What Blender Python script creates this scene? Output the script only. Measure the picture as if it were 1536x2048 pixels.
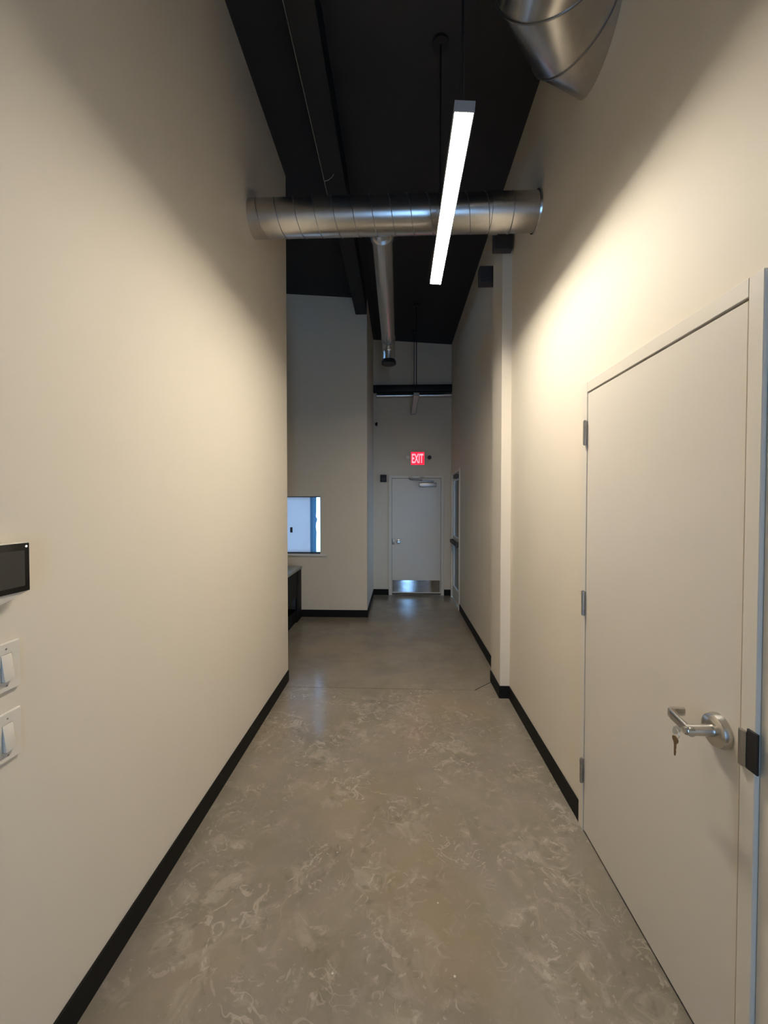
import bpy, bmesh, math
from mathutils import Vector, Matrix

# ------------------------------------------------------------------ clear
for o in list(bpy.data.objects):
    bpy.data.objects.remove(o, do_unlink=True)
scene = bpy.context.scene
C = scene.collection
PI = math.pi

# ------------------------------------------------------------------ camera
cam_d = bpy.data.cameras.new('camera')
cam = bpy.data.objects.new('camera', cam_d)
C.objects.link(cam)
cam_d.sensor_fit = 'HORIZONTAL'
cam_d.sensor_width = 36.0
cam_d.lens = 800.0 / 1536.0 * 36.0
cam_d.clip_start = 0.02
cam.location = (0, 0, 1.6)
cam.rotation_euler = (math.radians(90 - 1.217), 0, math.radians(2.076))
scene.camera = cam

# ------------------------------------------------------------------ world: an even, cool daylight sky
world = bpy.data.worlds.new('sky')
scene.world = world
world.use_nodes = True
bg = world.node_tree.nodes['Background']
bg.inputs['Color'].default_value = (0.28, 0.56, 1.0, 1)
bg.inputs['Strength'].default_value = 10.0

LED_STRENGTH = 125.0
LED_COLOR = (1.0, 0.93, 0.83)

# a portal at the tall glass light behind the camera, so the sky is sampled through it
pl = bpy.data.lights.new('daylight_portal', 'AREA')
pl.shape = 'RECTANGLE'; pl.size = 0.5; pl.size_y = 2.2
pl.cycles.is_portal = True
po = bpy.data.objects.new('daylight_portal', pl)
C.objects.link(po)
po.location = (0.36, -2.2, 1.2)
po.rotation_euler = (math.radians(90), 0, 0)       # faces +Y, into the corridor

vs = scene.view_settings
vs.view_transform = 'Standard'
vs.look = 'None'
vs.gamma = 1.0
vs.use_curve_mapping = False
vs.exposure = 0.87

# ------------------------------------------------------------------ materials
def new_mat(name):
    m = bpy.data.materials.new(name)
    m.use_nodes = True
    nt = m.node_tree
    return m, nt, nt.nodes['Principled BSDF']

def mixc(nt, fac, a, b, blend='MIX'):
    n = nt.nodes.new('ShaderNodeMix'); n.data_type = 'RGBA'; n.blend_type = blend
    for key, v in ((0, fac), (6, a), (7, b)):
        if hasattr(v, 'links'):
            nt.links.new(v, n.inputs[key])
        else:
            n.inputs[key].default_value = v if key == 0 else (*v, 1) if len(v) == 3 else v
    return n.outputs[2]

def noise(nt, vec, scale, detail=4, rough=0.55, dist=0.0):
    n = nt.nodes.new('ShaderNodeTexNoise')
    n.inputs['Scale'].default_value = scale
    n.inputs['Detail'].default_value = detail
    n.inputs['Roughness'].default_value = rough
    n.inputs['Distortion'].default_value = dist
    if vec is not None: nt.links.new(vec, n.inputs['Vector'])
    return n.outputs['Fac']

def ramp(nt, fac, lo, hi, vlo=0.0, vhi=1.0):
    n = nt.nodes.new('ShaderNodeMapRange')
    n.interpolation_type = 'SMOOTHSTEP'
    n.inputs['From Min'].default_value = lo; n.inputs['From Max'].default_value = hi
    n.inputs['To Min'].default_value = vlo; n.inputs['To Max'].default_value = vhi
    nt.links.new(fac, n.inputs['Value'])
    return n.outputs['Result']

def pos(nt):
    return nt.nodes.new('ShaderNodeNewGeometry').outputs['Position']

def plain(name, col, rough=0.5, metal=0.0, nscale=40.0, namt=0.06, bump=0.0, spec=0.5):
    m, nt, b = new_mat(name)
    p = pos(nt)
    f = noise(nt, p, nscale, 3)
    dark = tuple(c * (1 - namt) for c in col); lite = tuple(min(1, c * (1 + namt)) for c in col)
    nt.links.new(mixc(nt, f, dark, lite), b.inputs['Base Color'])
    b.inputs['Roughness'].default_value = rough
    b.inputs['Metallic'].default_value = metal
    b.inputs['Specular IOR Level'].default_value = spec
    if bump:
        bp = nt.nodes.new('ShaderNodeBump'); bp.inputs['Strength'].default_value = bump
        bp.inputs['Distance'].default_value = 0.002
        nt.links.new(noise(nt, p, nscale * 6, 3), bp.inputs['Height'])
        nt.links.new(bp.outputs['Normal'], b.inputs['Normal'])
    return m

def emit(name, col, strength):
    m, nt, b = new_mat(name)
    b.inputs['Base Color'].default_value = (*[c * 0.5 for c in col], 1)
    b.inputs['Emission Color'].default_value = (*col, 1)
    b.inputs['Emission Strength'].default_value = strength
    return m

M = {}
M['wall'] = plain('wall_paint', (0.72, 0.645, 0.525), 0.62, nscale=3.0, namt=0.02, bump=0.12, spec=0.3)
M['trim'] = plain('frame_paint', (0.70, 0.64, 0.54), 0.38, nscale=5.0, namt=0.015, spec=0.45)
M['door'] = plain('door_paint', (0.69, 0.63, 0.54), 0.36, nscale=4.0, namt=0.015, spec=0.45)
M['ceiling'] = plain('black_ceiling_paint', (0.022, 0.021, 0.023), 0.75, nscale=6.0, namt=0.2, bump=0.3)
M['black'] = plain('black_paint', (0.006, 0.006, 0.007), 0.55, namt=0.15)
M['steel_dark'] = plain('dark_steel', (0.045, 0.042, 0.045), 0.6, namt=0.15)
M['base'] = plain('black_vinyl_baseboard', (0.008, 0.0075, 0.006), 0.6, namt=0.1, spec=0.2)
M['joint'] = plain('joint_filler', (0.05, 0.045, 0.037), 0.9, namt=0.2)
M['galv'] = plain('galvanised_steel', (0.60, 0.59, 0.57), 0.27, 1.0, nscale=25, namt=0.12)
M['seam'] = plain('galvanised_seam', (0.30, 0.295, 0.29), 0.35, 1.0, nscale=25, namt=0.12)
M['satin'] = plain('satin_chrome', (0.62, 0.60, 0.56), 0.25, 1.0, nscale=120, namt=0.05)
M['hinge'] = plain('hinge_steel', (0.42, 0.40, 0.37), 0.35, 1.0, nscale=120, namt=0.1)
M['kick'] = plain('kick_plate_steel', (0.50, 0.50, 0.50), 0.06, 1.0, nscale=60, namt=0.05)
M['brass'] = plain('worn_brass', (0.35, 0.25, 0.14), 0.4, 1.0, nscale=150, namt=0.15)
M['nickel'] = plain('key_nickel', (0.72, 0.70, 0.64), 0.3, 1.0, nscale=150, namt=0.08)
M['plastic'] = plain('white_plastic', (0.72, 0.665, 0.575), 0.35, nscale=60, namt=0.015)
M['bezel'] = plain('black_gloss_bezel', (0.012, 0.011, 0.010), 0.22, namt=0.05)
M['screen'] = plain('dark_display', (0.040, 0.039, 0.034), 0.25, namt=0.04)
M['dot'] = emit('indicator_light', (1.0, 0.97, 0.92), 1.3)
M['desk_top'] = plain('grey_laminate', (0.30, 0.32, 0.29), 0.3, namt=0.08)
M['desk'] = plain('black_laminate', (0.004, 0.0045, 0.006), 0.6, namt=0.1, spec=0.2)
M['lens'] = emit('led_lens', LED_COLOR, LED_STRENGTH)
M['lens_off'] = plain('unlit_lens', (0.62, 0.61, 0.60), 0.4, namt=0.02)
M['fixture'] = plain('fixture_grey', (0.35, 0.35, 0.35), 0.45, namt=0.03)
M['sign_red'] = emit('sign_red', (1.0, 0.012, 0.045), 0.75)
M['sign_letter'] = emit('sign_letter', (1.0, 0.30, 0.36), 0.95)
M['white_frame'] = plain('white_window_frame', (0.72, 0.74, 0.76), 0.4, namt=0.02)

# window blind: daylight comes through the cloth
def translucent(name, col):
    m, nt, b = new_mat(name)
    nt.nodes.remove(b)
    out = nt.nodes['Material Output']
    t = nt.nodes.new('ShaderNodeBsdfTranslucent')
    d = nt.nodes.new('ShaderNodeBsdfDiffuse')
    f = noise(nt, pos(nt), 6, 2)
    nt.links.new(mixc(nt, f, tuple(c * 0.93 for c in col), col), t.inputs['Color'])
    d.inputs['Color'].default_value = (*col, 1)
    mx = nt.nodes.new('ShaderNodeMixShader'); mx.inputs[0].default_value = 0.25
    nt.links.new(t.outputs[0], mx.inputs[1]); nt.links.new(d.outputs[0], mx.inputs[2])
    nt.links.new(mx.outputs[0], out.inputs['Surface'])
    return m
M['blind'] = translucent('blind_cloth', (0.80, 0.73, 0.70))
M['blind_edge'] = translucent('shade_blue_frame', (0.30, 0.45, 0.54))  # blue look of a white frame in shade, put into the colour

m, nt, b = new_mat('window_glass')
nt.nodes.remove(b)
tr = nt.nodes.new('ShaderNodeBsdfTransparent'); tr.inputs['Color'].default_value = (0.55, 0.55, 0.55, 1); gl = nt.nodes.new('ShaderNodeBsdfGlossy'); gl.inputs['Roughness'].default_value = 0.02
fr = nt.nodes.new('ShaderNodeFresnel'); fr.inputs['IOR'].default_value = 1.45
mx = nt.nodes.new('ShaderNodeMixShader')
nt.links.new(fr.outputs[0], mx.inputs[0]); nt.links.new(tr.outputs[0], mx.inputs[1]); nt.links.new(gl.outputs[0], mx.inputs[2])
nt.links.new(mx.outputs[0], nt.nodes['Material Output'].inputs['Surface'])
M['glass'] = m
m, nt, b = new_mat('tinted_glass')
nt.nodes.remove(b)
tr = nt.nodes.new('ShaderNodeBsdfTransparent'); tr.inputs['Color'].default_value = (0.33, 0.33, 0.33, 1)
gl = nt.nodes.new('ShaderNodeBsdfGlossy'); gl.inputs['Roughness'].default_value = 0.03
fr = nt.nodes.new('ShaderNodeFresnel'); fr.inputs['IOR'].default_value = 1.45
mx = nt.nodes.new('ShaderNodeMixShader')
nt.links.new(fr.outputs[0], mx.inputs[0]); nt.links.new(tr.outputs[0], mx.inputs[1]); nt.links.new(gl.outputs[0], mx.inputs[2])
nt.links.new(mx.outputs[0], nt.nodes['Material Output'].inputs['Surface'])
M['tint'] = m
M['clear'] = m.copy(); M['clear'].name = 'clear_glass'
M['clear'].node_tree.nodes[tr.name].inputs['Color'].default_value = (0.99, 0.99, 0.99, 1)

# polished concrete: brown-grey with clustered pale scuffs, veins and specks; the far slab is smoother
def mth(nt, op, a, b_=None):
    n = nt.nodes.new('ShaderNodeMath'); n.operation = op
    for i, v in enumerate((a, b_)):
        if v is None: continue
        if hasattr(v, 'links'): nt.links.new(v, n.inputs[i])
        else: n.inputs[i].default_value = v
    return n.outputs[0]
m, nt, b = new_mat('polished_concrete')
p = pos(nt)
sep = nt.nodes.new('ShaderNodeSeparateXYZ'); nt.links.new(p, sep.inputs[0])
near = ramp(nt, sep.outputs['Y'], 3.30, 3.55, 1.0, 0.22)
mid = noise(nt, p, 2.6, 5, 0.6, 0.3)
hue = noise(nt, p, 5.0, 4, 0.6, 0.5)
big = noise(nt, p, 0.9, 3, 0.5, 0.2)
col = mixc(nt, ramp(nt, hue, 0.35, 0.65), (0.205, 0.176, 0.128), (0.215, 0.180, 0.146))
col = mixc(nt, ramp(nt, mid, 0.35, 0.72, 0, 0.6), col, (0.285, 0.243, 0.182))
col = mixc(nt, ramp(nt, big, 0.46, 0.64, 0, 0.6), col, (0.285, 0.220, 0.142))
zone = mth(nt, 'MULTIPLY', ramp(nt, noise(nt, p, 2.3, 3, 0.55, 0.4), 0.40, 0.62, 0.10, 1.0), near)
soft = mth(nt, 'MULTIPLY', ramp(nt, noise(nt, p, 8.0, 5, 0.62, 0.9), 0.47, 0.66, 0, 0.65), zone)
col = mixc(nt, soft, col, (0.36, 0.315, 0.245))
dim = mth(nt, 'MULTIPLY', ramp(nt, noise(nt, p, 16.0, 3, 0.6, 0.8), 0.52, 0.72, 0, 0.45), zone)
col = mixc(nt, dim, col, (0.135, 0.112, 0.082))
chip = mth(nt, 'MULTIPLY', ramp(nt, noise(nt, p, 15.0, 3, 0.55, 1.9), 0.58, 0.66, 0, 0.55), zone)
col = mixc(nt, chip, col, (0.43, 0.38, 0.30))
vn = mth(nt, 'ABSOLUTE', mth(nt, 'SUBTRACT', noise(nt, p, 6.5, 3, 0.55, 1.2), 0.5))
vein = mth(nt, 'MULTIPLY', ramp(nt, vn, 0.004, 0.016, 1.0, 0.0), ramp(nt, noise(nt, p, 3.1, 2, 0.5, 0.0), 0.52, 0.64, 0, 0.55))
col = mixc(nt, mth(nt, 'MULTIPLY', vein, near), col, (0.40, 0.355, 0.275))
vo = nt.nodes.new('ShaderNodeTexVoronoi'); vo.inputs['Scale'].default_value = 7.0
nt.links.new(p, vo.inputs['Vector'])
speck = mth(nt, 'MULTIPLY', ramp(nt, vo.outputs['Distance'], 0.020, 0.034, 0.8, 0.0), near)
col = mixc(nt, speck, col, (0.62, 0.56, 0.47))
nt.links.new(col, b.inputs['Base Color'])
nt.links.new(ramp(nt, mid, 0.3, 0.7, 0.14, 0.24), b.inputs['Roughness'])
b.inputs['Specular IOR Level'].default_value = 0.45
bp = nt.nodes.new('ShaderNodeBump'); bp.inputs['Strength'].default_value = 0.05
bp.inputs['Distance'].default_value = 0.004
nt.links.new(noise(nt, p, 18, 4), bp.inputs['Height'])
nt.links.new(bp.outputs['Normal'], b.inputs['Normal'])
M['concrete'] = m

# ------------------------------------------------------------------ mesh helpers
class MB:
    def __init__(s): s.v = []; s.f = []
    def box(s, x0, x1, y0, y1, z0, z1):
        i = len(s.v)
        s.v += [(x, y, z) for z in (z0, z1) for y in (y0, y1) for x in (x0, x1)]
        s.f += [tuple(i + k for k in q) for q in
                ((0, 2, 3, 1), (4, 5, 7, 6), (0, 1, 5, 4), (2, 6, 7, 3), (0, 4, 6, 2), (1, 3, 7, 5))]
        return s
    def prism(s, poly, ax, lo, hi):
        """poly: 2-D points in the other two axes; extruded along ax from lo to hi"""
        n = len(poly); i = len(s.v)
        def P(a, b_, t):
            return {'x': (t, a, b_), 'y': (a, t, b_), 'z': (a, b_, t)}[ax]
        s.v += [P(a, b_, lo) for a, b_ in poly] + [P(a, b_, hi) for a, b_ in poly]
        s.f.append(tuple(i + k for k in range(n - 1, -1, -1)))
        s.f.append(tuple(i + n + k for k in range(n)))
        for k in range(n):
            j = (k + 1) % n
            s.f.append((i + k, i + j, i + n + j, i + n + k))
        return s
    def loft(s, rings, cap=True):
        n = len(rings[0]); i = len(s.v)
        for r in rings: s.v += [tuple(q) for q in r]
        for a in range(len(rings) - 1):
            for k in range(n):
                j = (k + 1) % n
                s.f.append((i + a*n + k, i + a*n + j, i + (a+1)*n + j, i + (a+1)*n + k))
        if cap:
            s.f.append(tuple(i + k for k in range(n - 1, -1, -1)))
            e = i + (len(rings) - 1) * n
            s.f.append(tuple(e + k for k in range(n)))
        return s
    def tube(s, pts, r, n=12, cap=True):
        pts = [Vector(q) for q in pts]
        rr = r if isinstance(r, (list, tuple)) else [r] * len(pts)
        ref = None; rings = []
        for k, q in enumerate(pts):
            a = (pts[k] - pts[k-1]).normalized() if k else None
            c = (pts[k+1] - pts[k]).normalized() if k < len(pts) - 1 else None
            d = (a + c).normalized() if a is not None and c is not None and (a + c).length > 1e-6 else (a if a is not None else c)
            if ref is None:
                ref = Vector((0, 0, 1)) if abs(d.z) < 0.9 else Vector((1, 0, 0))
            u = (ref - d * ref.dot(d)).normalized(); w = d.cross(u); ref = u
            st = 1.0
            if a is not None and c is not None:
                st = 1.0 / max(0.5, math.sqrt((1 + a.dot(c)) / 2))
                ax = a.cross(c)
                if ax.length > 1e-5:
                    ax.normalize(); bi = d.cross(ax).normalized()
                    ring = []
                    for t in range(n):
                        an = 2 * PI * t / n
                        o_ = u * math.cos(an) * rr[k] + w * math.sin(an) * rr[k]
                        o_ = o_ + bi * (o_.dot(bi) * (st - 1))
                        ring.append(q + o_)
                    rings.append(ring); continue
            rings.append([q + (u * math.cos(2*PI*t/n) + w * math.sin(2*PI*t/n)) * rr[k] for t in range(n)])
        return s.loft(rings, cap)

def build(name, mb, mat, parent=None, org=(0, 0, 0), bevel=0.0, seg=2, smooth=35):
    me = bpy.data.meshes.new(name)
    o3 = Vector(org)
    me.from_pydata([tuple(Vector(v) - o3) for v in mb.v], [], mb.f)
    bm = bmesh.new(); bm.from_mesh(me)
    bmesh.ops.recalc_face_normals(bm, faces=bm.faces)
    if bevel > 0:
        ed = [e for e in bm.edges if len(e.link_faces) == 2 and e.calc_face_angle(0) > math.radians(30)]
        bmesh.ops.bevel(bm, geom=ed, offset=bevel, segments=seg, affect='EDGES', profile=0.5, clamp_overlap=True)
    bm.to_mesh(me); bm.free()
    for q in me.polygons: q.use_smooth = True
    me.set_sharp_from_angle(angle=math.radians(smooth))
    me.materials.append(M[mat])
    ob = bpy.data.objects.new(name, me)
    C.objects.link(ob)
    if parent is not None:
        ob.parent = parent
    else:
        ob.location = o3
    return ob

def tag(o, label, cat=None, group=None, kind=None):
    o['label'] = label
    if cat: o['category'] = cat
    if group: o['group'] = group
    if kind: o['kind'] = kind
    return o

def empty(name, loc, label, cat, group=None, kind=None):
    o = bpy.data.objects.new(name, None)
    o.empty_display_size = 0.1
    C.objects.link(o); o.location = loc
    return tag(o, label, cat, group, kind)

# ------------------------------------------------------------------ the setting
XL, XR = -0.994, 0.912           # wall faces
YE = 6.97                        # end wall face
YN = 5.578                       # face of the wall beyond the left opening
XN = -0.438                      # face of the short side wall
TOP = 4.62
def cz(x): return 4.40 - 0.075 * x

# floor: three concrete slabs with open control joints over a dark bed
fl = build('floor', MB().box(-4.3, 1.3, -2.5, 5.70, -0.14, -0.012).box(-0.56, 1.3, 5.70, 7.3, -0.14, -0.012), 'joint')
tag(fl, 'polished brown-grey concrete floor of the corridor', 'floor', kind='structure')
g = 0.003
jy = 3.425
slabA = [(-4.2, -2.4), (1.2, -2.4), (1.2, 3.22), (0.66, jy - g), (-4.2, jy - g)]
slabB = [(-4.2, jy + g), (0.655, jy + g), (1.2, 3.93), (1.2, 7.2), (-0.56, 7.2), (-0.56, 5.70), (-4.2, 5.70)]
slabC = [(0.664, jy), (1.2, 3.224), (1.2, 3.925)]
for poly in (slabA, slabB, slabC):
    build('slab', MB().prism(poly, 'z', -0.10, 0.0), 'concrete', fl)

ce = MB().prism([(-4.3, cz(-4.3)), (1.3, cz(1.3)), (1.3, 4.95), (-4.3, 4.95)], 'y', -2.5, 5.70)
ce.prism([(-0.56, cz(-0.56)), (1.3, cz(1.3)), (1.3, 4.95), (-0.56, 4.95)], 'y', 5.70, 7.3)
tag(build('ceiling', ce, 'ceiling'), 'black painted ceiling high above the corridor', 'ceiling', kind='structure')

tag(build('wall_left', MB().box(XL - 0.12, XL, -2.3, 3.545, 0, TOP), 'wall'),
    'long beige wall on the left with touch panel and switches', 'wall', kind='structure')

# right wall with two door openings
w = MB()
D1 = (1.028, 2.004, 2.182)
D2 = (5.965, 6.90, 2.13)
w.box(XR, XR + 0.12, -2.3, D1[0], 0, TOP)
w.box(XR, XR + 0.12, D1[0], D1[1], D1[2], TOP)
w.box(XR, XR + 0.12, D1[1], D2[0], 0, TOP)
w.box(XR, XR + 0.12, D2[0], D2[1], D2[2], TOP)
w.box(XR, XR + 0.12, D2[1], 7.09, 0, TOP)
tag(build('wall_right', w, 'wall'), 'long beige wall on the right holding the near door', 'wall', kind='structure')

# end wall with the exit door opening
DX0, DX1, DZ = -0.170, 0.790, 2.09
w = MB()
w.box(-0.60, DX0, YE, YE + 0.12, 0, TOP)
w.box(DX0, DX1, YE, YE + 0.12, DZ, TOP)
w.box(DX1, XR, YE, YE + 0.12, 0, TOP)
tag(build('wall_end', w, 'wall'), 'narrow end wall around the far exit door', 'wall', kind='structure')

# wall facing the camera beyond the left opening, with the window hole
WX0, WX1, WZ0, WZ1 = -2.30, -1.100, 0.888, 1.700
w = MB()
w.box(-4.2, WX0, YN, YN + 0.12, 0, TOP)
w.box(WX1, XN, YN, YN + 0.12, 0, TOP)
w.box(WX0, WX1, YN, YN + 0.12, 0, WZ0)
w.box(WX0, WX1, YN, YN + 0.12, WZ1, TOP)
tag(build('wall_far_left', w, 'wall'), 'grey-lit wall past the opening with the bright window', 'wall', kind='structure')
tag(build('wall_passage', MB().box(XN - 0.12, XN, YN + 0.12, YE, 0, TOP), 'wall'),
    'short side wall leading to the exit door', 'wall', kind='structure')
tag(build('wall_side_room', MB().box(-4.32, -4.2, 3.3, YN + 0.12, 0, TOP), 'wall'),
    'outer wall of the side area behind the left wall', 'wall', kind='structure')
tag(build('wall_room_front', MB().box(-4.2, XL - 0.12, 3.425, 3.545, 0, TOP), 'wall'),
    'wall of the side area hidden behind the left wall', 'wall', kind='structure')
tag(build('wall_pilaster', MB().box(0.834, XR, 3.290, 3.602, 0, 3.757), 'wall'),
    'shallow beige pilaster standing out of the right wall', 'wall', kind='structure')

# back wall behind the camera with a tall narrow glass light
LX0, LX1, LZ0, LZ1 = 0.16, 0.56, 0.12, 2.25
w = MB()
w.box(XL - 0.12, LX0, -2.3, -2.18, 0, TOP)
w.box(LX1, XR + 0.12, -2.3, -2.18, 0, TOP)
w.box(LX0, LX1, -2.3, -2.18, 0, LZ0)
w.box(LX0, LX1, -2.3, -2.18, LZ1, TOP)
tag(build('wall_back', w, 'wall'), 'wall behind the viewer with a tall narrow glass light', 'wall', kind='structure')
wb = empty('window_2', (0.36, -2.24, LZ0), 'tall narrow entrance light behind the viewer', 'window', kind='structure')
f = MB()
f.box(LX0, LX0 + .03, -2.27, -2.21, LZ0, LZ1).box(LX1 - .03, LX1, -2.27, -2.21, LZ0, LZ1)
f.box(LX0 + .03, LX1 - .03, -2.27, -2.21, LZ0, LZ0 + .03).box(LX0 + .03, LX1 - .03, -2.27, -2.21, LZ1 - .03, LZ1)
build('window_frame', f, 'black', wb, (0.36, -2.24, LZ0))
build('pane', MB().box(LX0 + .03, LX1 - .03, -2.243, -2.237, LZ0 + .03, LZ1 - .03), 'clear', wb, (0.36, -2.24, LZ0))

# baseboards
BH, BT = 0.102, 0.008
def base(name, segs, label):
    mb = MB()
    for s_ in segs: mb.box(*s_, 0, BH)
    tag(build(name, mb, 'base', bevel=0.0015, seg=1), label, 'baseboard', kind='structure')
base('baseboard_left', [(XL, XL + BT, -2.18, 3.545)], 'black vinyl baseboard along the left wall')
base('baseboard_right', [(XR - BT, XR, D1[1] + 0.002, 3.282), (XR - BT, XR, -2.18, D1[0] - 0.002)],
     'black vinyl baseboard between the near door and the pilaster')
base('baseboard_pilaster', [(0.826, 0.834, 3.282, 3.602), (0.834, XR, 3.282, 3.290)],
     'black vinyl baseboard wrapped around the pilaster')
base('baseboard_far_right', [(XR - BT, XR, 3.602, D2[0] - 0.002), (XR - BT, XR, D2[1] + .002, YE - BT)],
     'black vinyl baseboard along the far right wall')
base('baseboard_far_left', [(-4.2, XN + BT, YN - BT, YN), (XN, XN + BT, YN, YE - BT)],
     'black vinyl baseboard under the bright window wall')
base('baseboard_end', [(XN, DX0 - 0.002, YE - BT, YE), (DX1 + 0.002, XR - BT, YE - BT, YE)],
     'black vinyl baseboard either side of the exit door')

# ------------------------------------------------------------------ window beyond the opening
o3 = (-1.70, YN + 0.06, WZ0)
win = empty('window_1', o3, 'bright blue-white window in the wall past the opening', 'window', kind='structure')
f = MB()
yf0, yf1 = YN + 0.045, YN + 0.095
f.box(WX0, WX0 + .03, yf0, yf1, WZ0, WZ1)
f.box(WX0 + .03, WX1, yf0, yf1, WZ0, WZ0 + .022).box(WX0 + .03, WX1, yf0, yf1, WZ1 - .012, WZ1)
build('window_frame', f, 'steel_dark', win, o3)
build('pane', MB().box(WX0 + .03, WX1, yf1 - .008, yf1 - .004, WZ0 + .022, WZ1 - .012), 'glass', win, o3)
bl = build('blind', MB().box(WX0 + .03, -1.245, YN + .030, YN + .032, WZ0 + .024, WZ1 - .012), 'blind', win, o3)
build('blind_edge', MB().prism([(-1.216, WZ0 + .024), (-1.160, WZ0 + .024), (-1.162, 1.02), (-1.158, 1.20), (-1.166, 1.26), (-1.164, 1.32),
                               (-1.150, 1.36), (-1.148, 1.38), (-1.166, 1.42), (-1.160, 1.47), (-1.158, WZ1 - .012), (-1.216, WZ1 - .012)],
                              'y', YN + .030, YN + .032), 'blind_edge', win, o3)
build('stile', MB().box(-1.245, -1.216, YN + .022, YN + .040, WZ0 + .024, WZ1 - .012), 'blind_edge', win, o3)
tag(build('latch', MB().box(-1.53, -1.498, YN + .012, YN + .030, 1.19, 1.265), 'steel_dark', win, o3, bevel=.003), 'small dark latch')
build('sill', MB().box(WX0 - .05, WX1 + .095, YN - .022, YN + .045, WZ0 - .030, WZ0 - .002), 'trim', win, o3, bevel=.003)

# ------------------------------------------------------------------ near door on the right
FX = 0.900                       # face of frame
o3 = (FX, 1.5, 0)
d1 = empty('door_1', o3, 'flush beige door on the right with lever handle and keys', 'door', kind='structure')
LY0, LY1, LZT = 1.078, 1.952, 2.124
f = MB()
f.box(FX, XR + .10, 1.030, LY0 - .004, 0, 2.181)          # near jamb
f.box(FX, XR + .10, LY1 + .004, 2.002, 0, 2.181)          # far jamb
f.box(FX, XR + .10, LY0 - .004, LY1 + .004, LZT + .007, 2.181)
build('door_frame', f, 'trim', d1, o3, bevel=.0015, seg=1)
st = MB().box(0.953, 0.975, LY0 - .004, LY1 + .004, 0.0, LZT + .007)
build('black_backing', st, 'black', d1, o3)  # black sheet across the whole opening, seen through the gaps
leaf = build('door_leaf', MB().box(FX + .003, FX + .046, LY0, LY1, 0.012, LZT), 'door', d1, o3, bevel=.0012, seg=1)
for zc_ in (1.938, 1.120, 0.300):
    y = LY1 + .004
    hn = MB()
    hn.box(FX - .004, FX + .002, y - .002, y + .016, zc_ - .057, zc_ + .057)
    h = build('hinge', hn, 'hinge', d1, o3, bevel=.0008, seg=1)
    kb = MB()
    for k in range(5):
        a = zc_ - .057 + k * .0228
        kb.tube([(FX - .009, y, a + .0006), (FX - .009, y, a + .0222)], .0075, 14)
    kb.tube([(FX - .009, y, zc_ - .060), (FX - .009, y, zc_ + .060)], .0055, 12)
    build('knuckle', kb, 'hinge', h, o3)

# lever lock: rose, spindle, lever with a return
LY, LZ_ = 1.145, 0.962
lv = build('lever_handle', MB().tube([(0.886, LY, LZ_), (0.868, LY, LZ_), (0.812, LY, LZ_), (0.808, LY, LZ_)], [.019, .0155, .0145, .013], 28),
           'satin', d1, o3)
build('rose', MB().tube([(FX + .003, LY, LZ_), (0.897, LY, LZ_), (0.884, LY, LZ_), (0.882, LY, LZ_), (0.878, LY, LZ_)],
                        [.0475, .0475, .0435, .040, .020], 48), 'satin', lv, o3)
lb = MB()
def rr(cx, cy, cz_, ux, uy, hx, hz, n=16):
    out = []
    for k in range(n):
        a = 2 * PI * k / n
        c, s_ = math.cos(a), math.sin(a)
        c = math.copysign(abs(c) ** 0.6, c); s_ = math.copysign(abs(s_) ** 0.6, s_)
        out.append((cx + ux * c * hx, cy + uy * c * hx, cz_ + s_ * hz))
    return out
lb.loft([rr(.818, LY - .014, LZ_, 1, 0, .009, .0125), rr(.818, LY + .010, LZ_, 1, 0, .0085, .0140), rr(.819, LY + .04, LZ_ + .002, 1, 0, .006, .0140),
         rr(.820, LY + .072, LZ_ + .004, 1, 0, .005, .0140), rr(.824, LY + .088, LZ_ + .004, .8, -.6, .0055, .0140),
         rr(.834, LY + .094, LZ_ + .004, .1, -1, .0055, .0140), rr(.850, LY + .095, LZ_ + .004, 0, -1, .0055, .0135),
         rr(.872, LY + .095, LZ_ + .004, 0, -1, .0055, .0125)])
build('lever', lb, 'satin', lv, o3, smooth=50)
build('lock_cylinder', MB().tube([(.810, LY, LZ_), (.8035, LY, LZ_)], .0085, 24), 'nickel', lv, o3)
# strike with a lip, on the near jamb
sp = build('strike_plate', MB().box(FX - .005, FX + .001, 1.018, 1.050, 0.918, 1.022), 'black', d1, o3, bevel=.001, seg=1)
lip = MB().prism([(FX + .004, 1.050), (FX - .006, 1.050), (FX - .010, 1.056), (FX - .011, 1.063), (FX - .009, 1.070), (FX - .002, 1.073), (FX + .002, 1.073)],
                 'z', 0.920, 1.012)
tag(build('strike_lip', lip, 'hinge', sp, o3), 'satin steel lip')

# keys in the lever lock
kx = 0.8032
o3 = (kx, LY, 0.89)
ks = empty('key_set', o3, 'key in the lever lock with a second key hanging', 'keys')
def key_poly(s=1.0):
    return [(-.0115, 0), (-.0125, .006), (-.008, .0125), (0, .0145), (.008, .0125), (.0125, .006), (.0115, 0), (.006, -.006),
            (.0042, -.010), (.0042, -.040), (.002, -.044), (-.001, -.042), (-.002, -.036), (-.0035, -.030), (-.002, -.024), (-.004, -.018), (-.0042, -.010), (-.006, -.006)]
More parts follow.
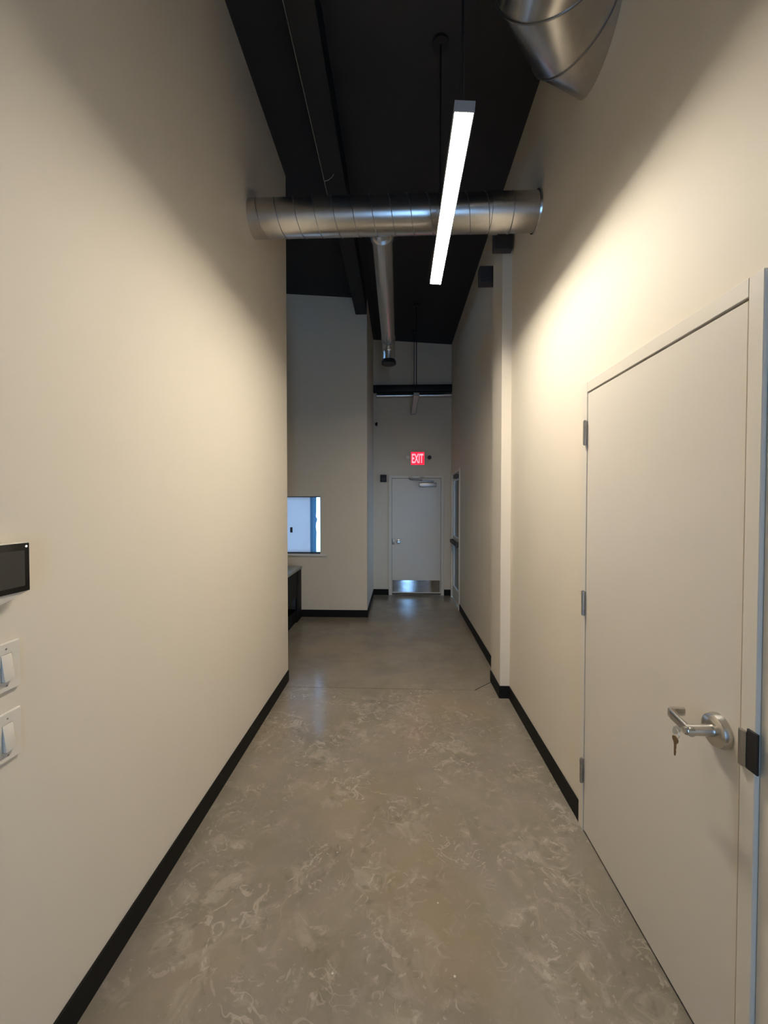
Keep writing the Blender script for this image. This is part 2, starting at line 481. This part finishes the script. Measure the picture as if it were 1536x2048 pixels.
# inserted key: bow sticks out of the cylinder towards the corridor, standing on edge
kp = MB().prism([(kx - .016 - z_, LZ_ + y_) for y_, z_ in key_poly() if z_ >= -.011], 'y', LY - .0011, LY + .0011)
build('inserted_key', kp, 'nickel', ks, o3, bevel=.0004, seg=1)
n = 28
rc = (kx - .020, LY, LZ_ - .010)
ring = [(rc[0], rc[1] + .013 * math.sin(2*PI*k/n), rc[2] + .013 * math.cos(2*PI*k/n)) for k in range(n + 1)]
build('key_ring', MB().tube(ring, .0011, 8, cap=False), 'nickel', ks, o3)
hk = [(rc[0] + .0, LY, 0)]
kz = rc[2] - .013 - .010
kp2 = MB().prism([(LY + .002 + y_, kz + z_) for y_, z_ in key_poly()], 'x', rc[0] - .0011, rc[0] + .0011)
tag(build('hanging_key', kp2, 'brass', ks, o3, bevel=.0004, seg=1), 'worn brass key hanging from the ring')

# ------------------------------------------------------------------ exit door at the end
o3 = (0.305, YE, 0)
d2 = empty('door_2', o3, 'flush grey-lit exit door at the end of the corridor', 'door', kind='structure')
fy = YE - .014
EX0, EX1, EZT = -0.112, 0.733, 2.035
f = MB()
f.box(DX0 + .001, EX0 - .004, fy, YE + .10, 0, DZ - .001)
f.box(EX1 + .004, DX1 - .001, fy, YE + .10, 0, DZ - .001)
f.box(EX0 - .004, EX1 + .004, fy, YE + .10, EZT + .005, DZ - .001)
build('door_frame', f, 'trim', d2, o3, bevel=.0015, seg=1)
build('black_backing', MB().box(EX0 - .004, EX1 + .004, YE + .05, YE + .07, 0, EZT + .005), 'black', d2, o3)  # full black sheet behind the leaf, showing in its gaps
build('door_leaf', MB().box(EX0, EX1, fy + .004, fy + .048, 0.036, EZT), 'door', d2, o3, bevel=.0015, seg=1)
build('threshold', MB().prism([(fy - .035, 0), (fy - .020, .012), (fy + .03, .030), (fy + .09, .030), (fy + .09, 0)], 'x', EX0 - .004, EX1 + .004),
      'satin', d2, o3)
tag(build('kick_plate', MB().box(EX0 + .010, EX1 - .016, fy + .001, fy + .004, 0.056, 0.262), 'kick', d2, o3), 'polished steel kick plate')
kn = build('door_knob', MB().tube([(0.0, fy + .004, .937), (0.0, fy - .006, .937), (0.0, fy - .010, .937), (0.0, fy - .03, .937), (0.0, fy - .040, .937), (0.0, fy - .058, .937), (0.0, fy - .066, .937)],
                                  [.036, .036, .014, .013, .026, .029, .018], 24), 'satin', d2, o3)
build('latch_guard', MB().box(-.108, -.066, fy - .006, fy + .003, .885, .985), 'hinge', d2, o3, bevel=.003)
cl = build('door_closer', MB().box(0.355, 0.655, fy - .052, fy + .003, 1.888, 1.956), 'hinge', d2, o3, bevel=.008, seg=3)
build('closer_arm', MB().tube([(0.60, fy - .03, 1.962), (0.60, fy - .03, 1.985), (0.40, fy - .14, 1.990)], .010, 10)
      .tube([(0.40, fy - .14, 1.995), (0.20, fy - .03, 2.015), (0.18, fy + .0, 2.05)], .010, 10), 'hinge', cl, o3)
build('closer_bracket', MB().box(0.17, 0.44, fy - .018, fy + .002, 2.042, 2.062), 'hinge', cl, o3, bevel=.003)

# side exit door in the right wall
o3 = (XR, 6.43, 0)
d3 = empty('door_3', o3, 'pale side door with push bar near the corridor end', 'door', kind='structure')
f = MB()
f.box(XR - .014, XR + .10, D2[0] + .001, D2[0] + .045, 0, D2[2] - .001)
f.box(XR - .014, XR + .10, D2[1] - .045, D2[1] - .001, 0, D2[2] - .001)
f.box(XR - .014, XR + .10, D2[0] + .045, D2[1] - .045, D2[2] - .05, D2[2] - .001)
build('door_frame', f, 'trim', d3, o3, bevel=.0015, seg=1)
ly0, ly1, lzt = D2[0] + .049, D2[1] - .049, D2[2] - .054
lm = MB()
lm.box(XR + .014, XR + .058, ly0, ly0 + .09, .012, lzt).box(XR + .014, XR + .058, ly1 - .09, ly1, .012, lzt)
lm.box(XR + .014, XR + .058, ly0 + .09, ly1 - .09, .012, .22).box(XR + .014, XR + .058, ly0 + .09, ly1 - .09, .90, 1.06)
lm.box(XR + .014, XR + .058, ly0 + .09, ly1 - .09, lzt - .10, lzt)
lf = build('door_leaf', lm, 'door', d3, o3, bevel=.0015, seg=1)
for za, zb in ((.22, .90), (1.06, lzt - .10)):
    build('pane', MB().box(XR + .033, XR + .039, ly0 + .09, ly1 - .09, za, zb), 'tint', lf, o3)
pb = MB()
pb.box(XR - .045, XR - .015, D2[0] + .10, D2[1] - .12, .945, 1.00)
pb.box(XR - .040, XR + .014, D2[0] + .06, D2[0] + .12, .93, 1.015).box(XR - .030, XR + .014, D2[1] - .14, D2[1] - .09, .945, 1.0)
build('push_bar', pb, 'steel_dark', d3, o3, bevel=.004)
build('door_closer', MB().box(XR - .045, XR + .014, D2[0] + .14, D2[0] + .42, 1.99, 2.05), 'steel_dark', d3, o3, bevel=.006)

# ------------------------------------------------------------------ ceiling lines: ducts, beams, lights
def ringpts(axis, c, r, n):
    out = []
    for k in range(n):
        a = 2 * PI * k / n
        if axis == 'x': out.append((c[0], c[1] + r * math.cos(a), c[2] + r * math.sin(a)))
        elif axis == 'y': out.append((c[0] + r * math.cos(a), c[1], c[2] + r * math.sin(a)))
        else: out.append((c[0] + r * math.cos(a), c[1] + r * math.sin(a), c[2]))
    return out
def helix(axis, c, lo, hi, r, pitch, ph=0.0, per=36):
    k = int((hi - lo) / pitch * per); pts = []
    for i in range(k + 1):
        t = lo + (hi - lo) * i / k
        a = ph + 2 * PI * (t - lo) / pitch
        pts.append((t, c[1] + r * math.cos(a), c[2] + r * math.sin(a)) if axis == 'x'
                   else (c[0] + r * math.cos(a), t, c[2] + r * math.sin(a)))
    return pts

# spiral duct crossing the corridor
cY, cZ, cR = 2.725, 3.530, 0.116
o3 = (0, cY, cZ - cR)
t = empty('spiral_duct', o3, 'round galvanised spiral duct crossing the corridor wall to wall', 'duct')
body = build('duct_body', MB().loft([ringpts('x', (x, cY, cZ), cR, 48) for x in (XL + .0006, XL + .3, 0.0, 0.6, XR - .0006)]), 'galv', t, o3)
build('spiral_seam', MB().tube(helix('x', (0, cY, cZ), XL + .002, 0.60, cR, 0.125), .0026, 6), 'seam', body, o3)
build('coupling', MB().loft([ringpts('x', (x, cY, cZ), r_, 48) for x, r_ in ((.600, cR), (.602, cR + .007), (.665, cR + .007), (.667, cR))], cap=False), 'galv', t, o3)
build('coupling', MB().loft([ringpts('x', (x, cY, cZ), r_, 48) for x, r_ in ((.735, cR), (.7352, cR + .003), (.7408, cR + .003), (.741, cR))], cap=False), 'seam', t, o3)
build('wall_collar', MB().loft([ringpts('x', (x, cY, cZ), r_, 48) for x, r_ in ((XR - .012, cR), (XR - .012, cR + .008), (XR - .001, cR + .010), (XR - .001, cR))], cap=False), 'galv', t, o3)

# small branch duct running to the far end, turned down
bX, bZ, bR = -0.118, 3.500, 0.076
o3 = (bX, 2.85, bZ)
t = empty('branch_duct', o3, 'thin galvanised branch duct running away towards the exit door', 'duct')
pts = [(bX, cY + .095, bZ), (bX, 3.2, bZ), (bX, 4.0, bZ), (bX, 4.76, bZ)]
pts += [(bX, 4.76 + .085 * math.sin(a), bZ - .085 * (1 - math.cos(a))) for a in (PI/8, PI/4, 3*PI/8, PI/2)]
pts += [(bX, 4.845, 3.315)]
mb = MB().tube(pts, bR, 32, cap=False)
mb.v[:32] = [(x, cY + math.sqrt(cR ** 2 - (z - cZ) ** 2) + .001, z) for x, y, z in mb.v[:32]]
body = build('duct_body', mb, 'galv', t, o3)
build('collar', MB().loft([ringpts('y', (bX, y, bZ), r_, 32) for y, r_ in ((cY + .118, bR), (cY + .118, bR + .012), (cY + .15, bR + .012), (cY + .15, bR))], cap=False), 'galv', t, o3)
build('collar', MB().loft([ringpts('y', (bX, y, bZ), r_, 32) for y, r_ in ((4.60, bR), (4.60, bR + .005), (4.64, bR + .005), (4.64, bR))], cap=False), 'seam', t, o3)
build('outlet', MB().loft([ringpts('z', (bX, 4.845, z), r_, 32) for z, r_ in ((3.325, bR), (3.315, bR + .006), (3.295, bR + .012), (3.275, bR + .012))]), 'black', t, o3)

# big duct along the right wall, elbowed into it
eZ, eR = 3.765, 0.212
o3 = (0.62, 1.0, eZ - eR)
t = empty('elbow_duct', o3, 'large galvanised duct elbow turning into the right wall', 'duct')
axis = [(0.62, -2.17, eZ), (0.62, 0.5, eZ), (0.62, 1.675, eZ), (0.778, 1.849, eZ), (XR + .005, 1.849 + (XR + .005 - .778) * .467, eZ)]
mb = MB().tube(axis[:4] + [(0.85, 1.849 + (0.85 - .778) * .467, eZ)], eR, 56, cap=False)
body_rings = len(mb.v) // 56
mb.v[-56:] = [(XR - .0006, y + (XR - .0006 - x) * .467, z) for x, y, z in mb.v[-56:]]
body = build('duct_body', mb, 'galv', t, o3)
def mitre_ring(a, q, c, r_, off=0.0):
    a, q, c = Vector(a), Vector(q), Vector(c)
    u = (q - a).normalized(); v = (c - q).normalized(); d = (u + v).normalized()
    q = q + d * off
    bi = d.cross(Vector((0, 0, 1))).normalized(); st = 1 / math.sqrt((1 + u.dot(v)) / 2)
    return [q + bi * math.cos(2*PI*k/56) * r_ * st + Vector((0, 0, 1)) * math.sin(2*PI*k/56) * r_ for k in range(56)]
for i in (2, 3):
    R3 = [mitre_ring(axis[i-1], axis[i], axis[i+1], eR + d_, o_) for o_, d_ in ((-.004, 0.0), (-.003, .004), (.003, .004), (.004, 0.0))]
    build('gore_seam', MB().loft(R3, cap=False), 'seam', body, o3)
build('joint_band', MB().loft([ringpts('y', (.62, y, eZ), r_, 56) for y, r_ in ((1.56, eR), (1.562, eR + .014), (1.590, eR + .014), (1.592, eR))], cap=False), 'galv', t, o3)
build('spiral_seam', MB().tube(helix('y', (.62, 0, eZ), -2.1, 1.55, eR, 0.16), .0028, 6), 'seam', body, o3)
ux, uy = .906, .423
def oring(off, r_):
    c = Vector((XR - .02, 1.849 + (XR - .02 - .778) * .467, eZ)) + Vector((ux, uy, 0)) * off
    bi = Vector((-uy, ux, 0))
    return [c + bi * math.cos(2*PI*k/56) * r_ + Vector((0, 0, math.sin(2*PI*k/56) * r_)) for k in range(56)]

# black beam under the ceiling along the corridor, with a thin conduit on its edge
tag(build('ceiling_beam', MB().box(-0.595, -0.440, -2.17, 6.965, 4.215, 4.435), 'black'),
    'black beam running lengthwise under the ceiling', 'beam')
tag(build('conduit', MB().tube([(-0.603, -2.1, 4.222), (-0.603, 0.5, 4.224), (-0.604, 2.6, 4.222), (-0.606, 3.5, 4.225)], .0042, 8), 'galv'),
    'thin grey conduit along the lower edge of the black beam', 'conduit')
tag(build('loose_wire', MB().tube([(-.607, 3.29, 4.235), (-.60, 3.27, 4.205), (-.57, 3.25, 4.195), (-.535, 3.23, 4.20), (-.505, 3.21, 4.225)], .0025, 6), 'galv'),
    'short curled wire end below the black beam', 'wire')
# dark lintel over the pilaster
for bx_, lab in (((0.751, 0.898, 3.225, 3.289, 3.605, 3.757), 'dark square box at the top of the pilaster'),
                 ((0.735, 0.911, 3.700, 3.790, 3.605, 3.755), 'dark square box on the right wall behind the pilaster')):
    jb = empty('junction_box', ((bx_[0] + bx_[1]) / 2, bx_[2], bx_[4]), lab, 'box', 'dark boxes near the pilaster top')
    build('box_body', MB().box(bx_[0], bx_[1], bx_[2] + .004, bx_[3], bx_[4], bx_[5]), 'steel_dark', jb, jb.location, bevel=.003)
    build('cover_plate', MB().box(bx_[0] + .004, bx_[1] - .004, bx_[2], bx_[2] + .004, bx_[4] + .004, bx_[5] - .004), 'steel_dark', jb, jb.location)

# black cross beam and thin pipe in front of the end wall
tag(build('cross_beam', MB().box(XN + .004, XR - .004, YE - .10, YE - .004, 3.508, 3.625), 'black', bevel=.003),
    'black cross beam against the end wall above the exit sign', 'beam')
tag(build('cross_pipe', MB().tube([(XN + .06, YE - .055, 3.452), (XR - .003, YE - .055, 3.452)], .038, 20), 'galv'),
    'thin shiny pipe directly under the black cross beam', 'pipe')

# linear lights
def linear_light(loc, label, lens, roll=0.0):
    x, y0, z = loc; L = 1.215; hw = 0.040; hh = 0.042
    o3 = (x, y0, z)
    t = empty('linear_light', o3, label, 'light', 'linear lights in line along the corridor')
    ca, sa = math.cos(math.radians(roll)), math.sin(math.radians(roll))
    def turn(mb):
        mb.v = [(x + (px - x) * ca + (pz - z) * sa, py, z - (px - x) * sa + (pz - z) * ca) for px, py, pz in mb.v]
        return mb
    h = MB()
    h.prism([(x - hw, z), (x - hw + .004, z), (x - hw + .004, z + .028), (x + hw - .004, z + .028), (x + hw - .004, z), (x + hw, z), (x + hw, z + hh), (x - hw, z + hh)],
            'y', y0 + .004, y0 + L - .004)
    build('housing', turn(h), 'fixture', t, o3)
    for ya in (y0, y0 + L - .004):
        build('end_cap', turn(MB().box(x - hw, x + hw, ya, ya + .004, z, z + hh)), 'fixture', t, o3)
    build('lens', turn(MB().box(x - hw + .0045, x + hw - .0045, y0 + .0045, y0 + L - .0045, z + .018, z + .0275)), lens, t, o3)
    for ya in (y0 + .04, y0 + .90):
        build('stem', MB().tube([(x, ya, z + hh - .004), (x, ya, cz(x) - .012)], .006, 8), 'black', t, o3)
        build('canopy', MB().tube([(x, ya, cz(x) - .018), (x, ya, cz(x) + .006)], .05, 20), 'black', t, o3)
    return t
linear_light((0.252, 1.582, 3.108), 'lit linear pendant light glowing white below the crossing duct', 'lens', 4.5)
linear_light((0.250, 5.640, 3.108), 'unlit linear pendant light hanging near the exit sign', 'lens_off')

# ------------------------------------------------------------------ things on the end wall
o3 = (0.328, YE, 2.27)
ex = empty('exit_sign', o3, 'glowing red EXIT sign above the far door', 'sign')
build('housing', MB().box(0.205, 0.452, YE - .045, YE - .001, 2.258, 2.494), 'plastic', ex, o3, bevel=.004)
build('face', MB().box(0.214, 0.443, YE - .049, YE - .045, 2.267, 2.485), 'sign_red', ex, o3)
cu = bpy.data.curves.new('exit_text', 'FONT')
cu.body = 'EXIT'; cu.size = 0.15; cu.extrude = 0.0012; cu.offset = 0.0035
cu.align_x = 'CENTER'; cu.align_y = 'CENTER'
to = bpy.data.objects.new('exit_text', cu); C.objects.link(to)
bpy.context.view_layer.update()
me = bpy.data.meshes.new_from_object(to.evaluated_get(bpy.context.evaluated_depsgraph_get()))
bpy.data.objects.remove(to, do_unlink=True)
xs = [v.co.x for v in me.vertices]; ys = [v.co.y for v in me.vertices]
sx = 0.196 / (max(xs) - min(xs)); sy = 0.160 / (max(ys) - min(ys))
cx_, cy_ = (max(xs) + min(xs)) / 2, (max(ys) + min(ys)) / 2
for v in me.vertices:
    x, y, z = v.co
    v.co = ((x - cx_) * sx + 0.3285 - o3[0], YE - .0505 - z - o3[1], (y - cy_) * sy + 2.376 - o3[2])
me.materials.clear(); me.materials.append(M['sign_letter'])
lo_ = bpy.data.objects.new('letters', me); C.objects.link(lo_); lo_.parent = ex
for sgn, xx in ((-1, 0.160), (1, 0.530)):
    hd = build('lamp_head', MB().tube([(xx, YE - .002, 2.395), (xx, YE - .05, 2.395), (xx, YE - .075, 2.39)], [.026, .030, .034], 20),
               'plastic' if sgn < 0 else 'steel_dark', ex, o3)
    build('lamp_arm', MB().tube([(xx, YE - .018, 2.395), (0.329 + sgn * .122, YE - .018, 2.395)], .006, 8), 'plastic', hd, o3)

o3 = (-0.262, YE, 1.974)
bx = empty('alarm_sounder', o3, 'small black square wall box left of the exit door', 'alarm')
build('housing', MB().box(-.316, -.208, YE - .045, YE - .001, 1.972, 2.098), 'black', bx, o3, bevel=.006)
build('grille', MB().box(-.300, -.224, YE - .049, YE - .045, 1.990, 2.05), 'steel_dark', bx, o3, bevel=.002)
o3 = (-0.385, YE, 2.95)
sn = empty('motion_sensor', o3, 'tiny black sensor high on the end wall left side', 'sensor')
build('bracket', MB().tube([(-.384, YE - .001, 2.975), (-.384, YE - .035, 2.975)], .008, 10), 'black', sn, o3)
build('head', MB().tube([(-.372, YE - .03, 2.995), (-.386, YE - .05, 2.97), (-.380, YE - .07, 2.945)], [.014, .022, .018], 14), 'black', sn, o3)

# ------------------------------------------------------------------ things on the left wall
o3 = (XL, 0.90, 1.36)
tp = empty('touch_panel', o3, 'black touch panel with white housing on the left wall', 'panel')
y0, y1, z0, z1 = 0.815, 1.000, 1.376, 1.499
hs = MB().prism([(y1 + .0012, z1 + .0012), (y1 + .0012, z0 - .001), (y1 - .020, z0 - .0085), (y1 - .050, z0 - .0175), (y1 - .085, z0 - .024),
                (y0 + .03, z0 - .026), (y0 + .005, z0 - .018), (y0 - .0012, z0 - .001), (y0 - .0012, z1 + .0012)], 'x', XL + .006, XL + .0335)
build('housing', hs, 'plastic', tp, o3, bevel=.002)
bz = build('bezel', MB().box(XL + .0335, XL + .0385, y0, y1, z0, z1), 'bezel', tp, o3, bevel=.0012)
build('screen', MB().box(XL + .0385, XL + .0389, y0 + .018, y1 - .014, z0 + .014, z1 - .018), 'screen', tp, o3)
build('indicator', MB().tube([(XL + .0384, y1 - .0085, z1 - .0085), (XL + .0391, y1 - .0085, z1 - .0085)], .0026, 14), 'dot', tp, o3)
build('mounting_box', MB().box(XL + .0005, XL + .006, y0 + .05, y1 - .05, z0 + .01, z1 - .03), 'plastic', tp, o3, bevel=.003)

def switch(zb, zt, label, up):
    yc = 0.963; hw = .036
    o3 = (XL, yc, zb)
    t = empty('light_switch', o3, label, 'switch', 'light switches under the touch panel')
    zc_ = (zb + zt) / 2
    pm = MB()
    pw, ph = .0145, .0340
    pm.box(XL + .0003, XL + .0085, yc - hw, yc - pw, zb, zt).box(XL + .0003, XL + .0085, yc + pw, yc + hw, zb, zt)
    pm.box(XL + .0003, XL + .0085, yc - pw, yc + pw, zb, zc_ - ph).box(XL + .0003, XL + .0085, yc - pw, yc + pw, zc_ + ph, zt)
    build('plate', pm, 'plastic', t, o3)
    build('plate_edge', MB().prism([(yc - hw - .002, zb - .002), (yc + hw + .002, zb - .002), (yc + hw + .002, zt + .002), (yc - hw - .002, zt + .002)],
                                   'x', XL + .0002, XL + .0060), 'plastic', t, o3, bevel=.001, seg=1)
    a, b_ = (.0070, .0165) if up else (.0165, .0070)       # paddle tilt
    pd = MB().loft([[(XL + .001, yc - pw + .001, zc_ - ph + .001), (XL + .001, yc + pw - .001, zc_ - ph + .001), (XL + .001, yc + pw - .001, zc_ + ph - .001), (XL + .001, yc - pw + .001, zc_ + ph - .001)],
                    [(XL + b_ + .002, yc - pw + .001, zc_ - ph + .001), (XL + b_ + .002, yc + pw - .001, zc_ - ph + .001), (XL + a + .002, yc + pw - .001, zc_ + ph - .001), (XL + a + .002, yc - pw + .001, zc_ + ph - .001)]])
    build('paddle', pd, 'plastic', t, o3, bevel=.0008, seg=2)
    for zz in (zc_ - ph - .0125, zc_ + ph + .0125):
        build('screw', MB().tube([(XL + .0080, yc, zz), (XL + .0092, yc, zz)], .0022, 12), 'hinge', t, o3)
switch(1.128, 1.247, 'white rocker light switch directly below the touch panel', True)
switch(0.951, 1.070, 'lower white rocker light switch near the left edge', True)

# ------------------------------------------------------------------ desk beyond the left opening
o3 = (-1.70, 5.0, 0)
dk = empty('desk', o3, 'black desk with grey top peeking past the left wall', 'desk')
tx0, tx1, ty0, ty1 = -2.15, -1.362, 4.05, 5.552
build('desk_top', MB().box(tx0 - .01, tx1 + .008, ty0 - .01, ty1, .690, .726), 'desk_top', dk, o3, bevel=.003)
build('apron', MB().box(tx1 - .018, tx1 - .004, ty0 + .05, ty1 - .005, .335, .689), 'desk', dk, o3)
build('apron', MB().box(tx0, tx0 + .018, ty0 + .05, ty1 - .005, .335, .689), 'desk', dk, o3)
for xa, xb in ((tx0, tx0 + .05), (tx1 - .05, tx1)):
    build('leg', MB().box(xa, xb, ty0, ty0 + .05, 0.0, .689), 'desk', dk, o3, bevel=.002)
for xa, xb in ((tx0, tx0 + .02), (tx1 - .02, tx1)):
    build('leg', MB().box(xa, xb, ty1 - .255, ty1 - .005, 0.0, .689), 'desk', dk, o3, bevel=.002)
build('lower_rail', MB().box(tx1 - .020, tx1 - .004, ty0 + .05, ty1 - .255, .02, .172), 'desk', dk, o3)
build('lower_rail', MB().box(tx0 + .001, tx0 + .045, ty0 + .05, ty1 - .255, .02, .172), 'desk', dk, o3)
